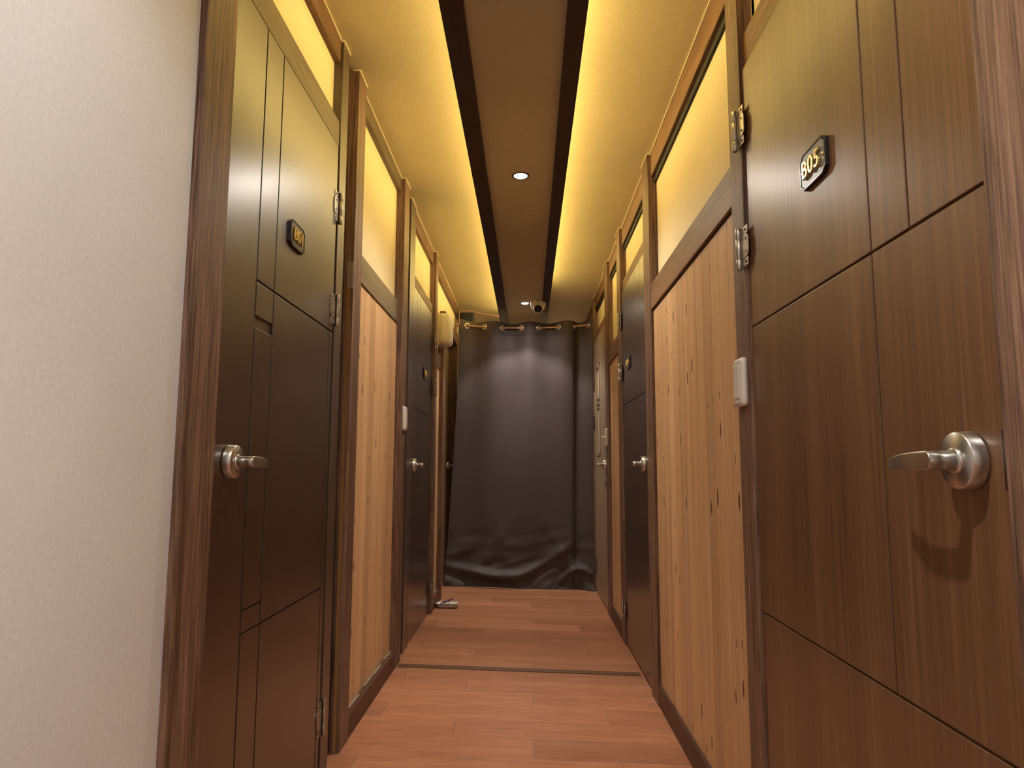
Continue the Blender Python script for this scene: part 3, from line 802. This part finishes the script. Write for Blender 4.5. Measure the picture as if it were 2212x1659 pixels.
# ---------------------------------------------------------------- white padded cover box
p = thing('alarm_cover', (sx(-1, 0.022), 5.21, 1.91), 'cream white rounded plastic cover box high on the left wall', 'cover box')
bm = nb(); sbox(bm, -1, 0.010, 0.045, 5.13, 5.315, 1.900, 2.150); tag(obj('back_plate', bm, M_BRASS, p, bevel=0.003), 'olive edge of the back plate')
bm = nb(); rings = []
for dd, k in ((0.012, 0.0), (-0.050, 0.0), (-0.066, 0.006), (-0.074, 0.018), (-0.078, 0.034)):
    r = []
    for a in range(32):
        th = 2*PI*a/32; ca, sa = math.cos(th), math.sin(th)
        r.append((sx(-1, dd), 5.22 + (0.082 - k) * math.copysign(abs(ca)**0.35, ca), 2.030 + (0.122 - k) * math.copysign(abs(sa)**0.35, sa)))
    rings.append(r)
ring_loft(bm, rings); obj('cover', bm, M_WCOVER, p)
bm = nb(); tube(bm, [(sx(-1, -0.045), 5.136, 1.945), (sx(-1, -0.058), 5.136, 2.00), (sx(-1, -0.052), 5.136, 2.06), (sx(-1, -0.030), 5.137, 2.11)], 0.0016, 6)
tag(obj('crease', bm, M_SCRAP, p), 'raised crease in the cover')

# ---------------------------------------------------------------- black speaker and its wire
p = thing('wall_speaker', (-0.590, 6.53, 2.235), 'black boxy speaker in the upper left corner behind the curtain rod', 'speaker')
bm = nb(); box(bm, -0.656, -0.520, 6.505, 6.62, 2.235, 2.455); obj('cabinet', bm, M_BLACK, p, bevel=0.006)
bm = nb(); box(bm, -0.644, -0.532, 6.501, 6.506, 2.250, 2.440); tag(obj('grille', bm, M_DARKGAP, p, bevel=0.002), 'flat black grille')
bm = nb()
pts = []
for k in range(21):
    t = k / 20
    pts.append((-0.643 + 0.413 * t, 6.475, 2.462 + 0.010 * math.sin(PI * min(1, t * 2.4)) - 0.062 * t ** 1.3))
pts = [(-0.648, 6.485, 2.320), (-0.650, 6.480, 2.390), (-0.649, 6.475, 2.440)] + pts
tube(bm, pts, 0.0028, 8)
tag(obj('cable', bm, M_WIRE), 'thin pinkish cable running from the speaker along the ceiling', 'cable')

# ---------------------------------------------------------------- downlights
def make_downlight(x, y):
    p = thing('downlight', (x, y, DROP_Z), None, 'downlight', 'recessed downlights in the dropped panel')
    bm = nb()
    lathe(bm, [(-0.0005, 0.030), (-0.0005, 0.040), (0.003, 0.040), (0.005, 0.038), (0.003, 0.030), (-0.0005, 0.030)], (x, y, DROP_Z), (0, 0, -1), 36, cap=False)
    obj('trim_ring', bm, M_TRIMDARK, p)
    bm = nb()
    lathe(bm, [(0.0005, 0.0285), (0.0035, 0.0285), (0.006, 0.024), (0.007, 0.012)], (x, y, DROP_Z), (0, 0, -1), 32)
    obj('lens', bm, M_LAMP, p)
    return p
dl = make_downlight(*LAMPS[2])
dl['label'] = 'bright round downlight in the middle of the dropped panel, nearer one'
for (x, y), lab in ((LAMPS[3], 'small bright downlight beside the dome camera near the curtain'), (LAMPS[1], 'downlight overhead just outside the top of the view'), (LAMPS[0], 'downlight behind the viewpoint'), (LAMPS[4], 'downlight beyond the grey curtain')):
    r = dl.copy(); C.objects.link(r); r.location = (x, y, DROP_Z); r['label'] = lab
    for ch in list(dl.children):
        c = ch.copy(); C.objects.link(c); c.parent = r

# ---------------------------------------------------------------- dome camera
cx, cy = 0.078, 5.47
p = thing('security_camera', (cx, cy, DROP_Z), 'white dome security camera with black eye under the dropped panel', 'camera')
bm = nb()
prof = [(0.0, 0.0), (0.0, 0.058), (0.006, 0.0605), (0.034, 0.0600)]
for k in range(1, 13):
    a = k / 12 * PI/2 * 0.96
    prof.append((0.034 + 0.066 * math.sin(a), 0.0600 * math.cos(a)))
lathe(bm, prof, (cx, cy, DROP_Z), (0, 0, -1), 40, cap=False)
obj('housing', bm, M_WPLAST, p)
ec = Vector((cx, cy - 0.022, DROP_Z - 0.068)); ed = Vector((-0.02, -1.0, -0.42)).normalized()
bm = nb()
prof = [(0.0, 0.041), (0.020, 0.0405), (0.030, 0.036), (0.034, 0.0325), (0.034, 0.0305), (0.030, 0.0300)]
lathe(bm, prof, ec, ed, 36, cap=True); obj('eyeball', bm, M_WPLAST, p)
bm = nb()
lathe(bm, [(0.028, 0.0303), (0.034, 0.0285), (0.040, 0.020), (0.0425, 0.010), (0.043, 0.001)], ec, ed, 32)
obj('lens_window', bm, M_LENS, p)
bm = nb()
for k in range(6):
    box(bm, cx - 0.016 + k*0.0056, cx - 0.012 + k*0.0056, cy - 0.0612, cy - 0.0595, DROP_Z - 0.019, DROP_Z - 0.0145)
tag(obj('printed_mark', bm, M_GREYTXT, p), 'tiny grey lettering')

# ---------------------------------------------------------------- curtain rod, curtain
YR = 5.95
GX = [-0.529, -0.377, -0.224, -0.059, 0.090, 0.259, 0.400, 0.514]
def rod_z(x): return 2.222 - 0.030 * (1 - ((x + 0.03) / 0.60) ** 2)
p = thing('curtain_rod', (-0.65, YR, 2.22), 'slim copper-coloured curtain rod sagging across the corridor', 'curtain rod')
bm = nb()
tube(bm, [(x, YR, rod_z(x)) for x in [-0.650 + k * (0.556 + 0.650) / 40 for k in range(41)]], 0.0085, 14)
obj('pole', bm, M_COPPER, p)
bm = nb(); box(bm, -0.6735, -0.655, YR - 0.024, YR + 0.024, 2.195, 2.285); box(bm, -0.655, -0.640, YR - 0.013, YR + 0.013, 2.198, 2.240)
obj('wall_bracket', bm, M_BRASS, p, bevel=0.002)
bm = nb(); lathe(bm, [(0, 0.016), (0.008, 0.015), (0.010, 0.010)], (0.557, YR, rod_z(0.556)), (-1, 0, 0), 20)
obj('end_socket', bm, M_BRASS, p)

def phase(x):
    g = [GX[0] - 0.152] + GX + [GX[-1] + 0.13]
    for k in range(len(g) - 1):
        if x <= g[k+1] or k == len(g) - 2:
            return (k - 1 + (x - g[k]) / (g[k+1] - g[k])) * PI
def top_x(s): return -0.590 + s * 1.143
def bot_x(s): return -0.700 + s * 1.246
def curtain_pt(s, v):
    """s across 0..1, v from top edge 0 to hem 1"""
    xt = top_x(s); xb = bot_x(s)
    e = v ** 1.35
    x = xt * (1 - e) + xb * e
    ztop = rod_z(xt) + 0.046
    z = ztop * (1 - v) + 0.006 * v
    ph = phase(xt)
    A = 0.030 * math.exp(-v * 7.0) + 0.004
    A2 = 0.020 * min(1, v * 2)
    y = YR + A * math.sin(ph)
    y += A2 * (math.sin(5.1 * s + 1.9 + 0.7 * v) * 0.7 + 0.45 * math.sin(11.0 * s + 0.8 - 1.1 * v)) 
    # one deep pleat near the right edge
    y += 0.040 * (0.5 + 0.5 * math.tanh((s - 0.865) / 0.012)) * (1 - 0.6 * v) * math.exp(-((max(0, s - 0.89)) / 0.06) ** 2) 
    # swags where the over-long hem pushes up from the floor
    hb = z
    zc = 0.105 + 0.85 * (s - 0.30) ** 2 + 0.02 * math.sin(9 * s)
    wt = math.exp(-((s - 0.34) / 0.30) ** 2)
    y -= 0.050 * wt * math.exp(-((hb - zc) / 0.034) ** 2)
    y += 0.030 * wt * math.exp(-((hb - zc + 0.075) / 0.030) ** 2)
    zc2 = 0.165 - 1.9 * (s - 0.90) ** 2 * 3
    wt2 = math.exp(-((s - 0.89) / 0.11) ** 2)
    y -= 0.050 * wt2 * math.exp(-((hb - zc2) / 0.030) ** 2)
    y += 0.020 * math.exp(-((s - 0.80) / 0.08) ** 2) * math.exp(-((hb - 0.05) / 0.04) ** 2)
    # slanting pulls climbing from the hem
    for c0, sl, am, wd in ((0.12, 0.55, 0.012, 0.05), (0.52, -0.35, 0.014, 0.06), (0.70, 0.30, 0.012, 0.05), (0.97, -0.6, 0.012, 0.04)):
        hh = max(0, 1 - hb / 0.75)
        y -= am * hh * math.exp(-((s - c0 - sl * hb) / wd) ** 2)
    low = max(0.0, 1 - hb / 0.55)
    if low > 0:
        nv = noise.noise(Vector((s * 5.2 + hb * 2.2, hb * 9.0 - s * 2.0, 3.1)))
        nv2 = noise.noise(Vector((s * 12.0 - hb * 6.0, hb * 16.0, 7.7)))
        y -= low * (0.034 * nv + 0.011 * nv2)
    if v > 0.93: y += -0.02 * ((v - 0.93) / 0.07) * (0.4 + 0.6 * math.sin(7 * s + 1) ** 2)
    zz = z - 0.004 * math.sin(ph * 1.0) * max(0, 1 - v * 8)
    if v > 0.9: zz += floor_z(x) * ((v - 0.9) / 0.1)
    return Vector((x, y, zz))
def build_curtain():
    NX, NZ = 230, 300
    p = thing('curtain', (0.0, YR, 0.0), 'charcoal grey floor-length eyelet curtain closing off the corridor', 'curtain')
    bm = nb(); grid = []
    for j in range(NZ + 1):
        v = (j / NZ)
        grid.append([bm.verts.new(curtain_pt(i / NX, v)) for i in range(NX + 1)])
    holes = []
    for gx in GX:
        s = (gx + 0.590) / 1.143
        zt = rod_z(gx) + 0.046; v = 0.046 / zt
        holes.append((s, v, curtain_pt(s, v)))
    for j in range(NZ):
        for i in range(NX):
            c = (grid[j][i].co + grid[j+1][i+1].co) / 2
            if j < 20 and any((c - h[2]).length < 0.0185 for h in holes): continue
            f = bm.faces.new((grid[j][i], grid[j][i+1], grid[j+1][i+1], grid[j+1][i])); f.smooth = True
    bmesh.ops.delete(bm, geom=[v for v in bm.verts if not v.link_faces], context='VERTS')
    c = obj('cloth', bm, M_CURTAIN, p)
    so = c.modifiers.new('thickness', 'SOLIDIFY'); so.thickness = 0.0016; so.offset = 0
    # stitched heading line below the eyelets
    bm = nb(); pts = []
    for k in range(160):
        s = 0.004 + 0.992 * k / 159; q = curtain_pt(s, 0.105 / 2.23); q.y -= 0.0022; pts.append(q)
    tube(bm, pts, 0.0011, 5)
    tag(obj('heading_seam', bm, M_DARKGAP, p), 'dark stitched seam under the eyelets')
    first = None
    for s, v, c0 in holes:
        a = curtain_pt(s + 0.004, v) - curtain_pt(s - 0.004, v)
        n = a.cross(Vector((0, 0, 1))).normalized()
        if first is None:
            bm = nb()
            torus(bm, (0, 0, 0), (0, 0, 1), 0.0215, 0.0045)
            me = bpy.data.meshes.new('grommet'); bm.to_mesh(me); bm.free(); me.materials.append(M_CHROME)
            first = bpy.data.objects.new('grommet', me); g = first
        else:
            g = first.copy()
        C.objects.link(g); g.parent = p
        g.location = c0 - Vector((0.0, YR, 0.0))
        g.rotation_euler = n.to_track_quat('Z', 'Y').to_euler()
build_curtain()

# ---------------------------------------------------------------- dish on the floor
dx, dy = -0.572, 5.09; dz = floor_z(dx) + 0.0005
p = thing('dish', (dx, dy, dz), 'small white oblong dish on the floor by the left skirting', 'dish')
def rrect(cx, cy, a, b, z, n=28, e=0.45):
    r = []
    for k in range(n):
        th = 2*PI*k/n; ca, sa = math.cos(th), math.sin(th)
        r.append((cx + a * math.copysign(abs(ca)**e, ca), cy + b * math.copysign(abs(sa)**e, sa), z))
    return r
bm = nb()
ring_loft(bm, [rrect(dx, dy, 0.062, 0.040, dz), rrect(dx, dy, 0.070, 0.048, dz + 0.006), rrect(dx, dy, 0.078, 0.056, dz + 0.026), rrect(dx, dy, 0.080, 0.058, dz + 0.029),
               rrect(dx, dy, 0.077, 0.055, dz + 0.029), rrect(dx, dy, 0.067, 0.045, dz + 0.009), rrect(dx, dy, 0.060, 0.038, dz + 0.006)])
obj('bowl', bm, M_CERAMIC, p)
bm = nb(); 
rr = rrect(dx, dy, 0.0795, 0.0575, dz + 0.0295)
tube(bm, rr + [rr[0]], 0.0018, 6); tag(obj('rim', bm, M_TRIMDARK, p), 'thin brownish rim line')
SCR = ['leftmost white scrap in the small floor dish', 'larger white scrap left of the middle of the floor dish', 'white scrap right of the middle of the floor dish', 'rightmost small white scrap in the floor dish', 'white scrap at the back of the floor dish under the clip']
for k, (ax, ay, w_, h_, rz) in enumerate(((-0.030, 0.004, .030, .020, .3), (0.000, -0.010, .034, .018, -.4), (0.028, 0.006, .028, .022, .8), (0.048, -0.008, .020, .014, .1), (-0.010, 0.020, .024, .015, 1.2))):
    bm = nb()
    box(bm, -w_/2, w_/2, -h_/2, h_/2, 0, 0.004)
    bmesh.ops.subdivide_edges(bm, edges=bm.edges[:], cuts=3, use_grid_fill=True)
    for v in bm.verts: v.co.z += 0.003 * math.sin(v.co.x * 260 + k) + 0.002 * math.cos(v.co.y * 300)
    bmesh.ops.rotate(bm, verts=bm.verts, cent=(0, 0, 0), matrix=Matrix.Rotation(rz, 3, 'Z'))
    for v in bm.verts: v.co += Vector((dx + ax, dy + ay, dz + 0.0155 + 0.0015 * k))
    tag(obj('paper_scrap', bm, M_SCRAP), SCR[k], 'paper scrap', 'white scraps in the dish')
p = thing('dish_clip', (dx, dy, dz + 0.030), 'dark purple clip lying slanted across the white floor dish', 'clip')  # purple clip resting on the dish
bm = nb()
a, b = Vector((dx - 0.045, dy - 0.030, dz + 0.030)), Vector((dx + 0.036, dy + 0.030, dz + 0.052))
tube(bm, [a, a.lerp(b, .3), a.lerp(b, .7), b], [0.004, 0.007, 0.0075, 0.004], 10); obj('blade', bm, M_PURPLE, p)
bm = nb(); tube(bm, [a.lerp(b, .55), a.lerp(b, .6) + Vector((0.006, -0.004, -0.020)), a.lerp(b, .7) + Vector((0.008, -0.006, -0.036))], 0.0025, 8); obj('spring', bm, M_HINGE, p)

for o in bpy.data.objects:
    if '_o' in o: del o['_o']
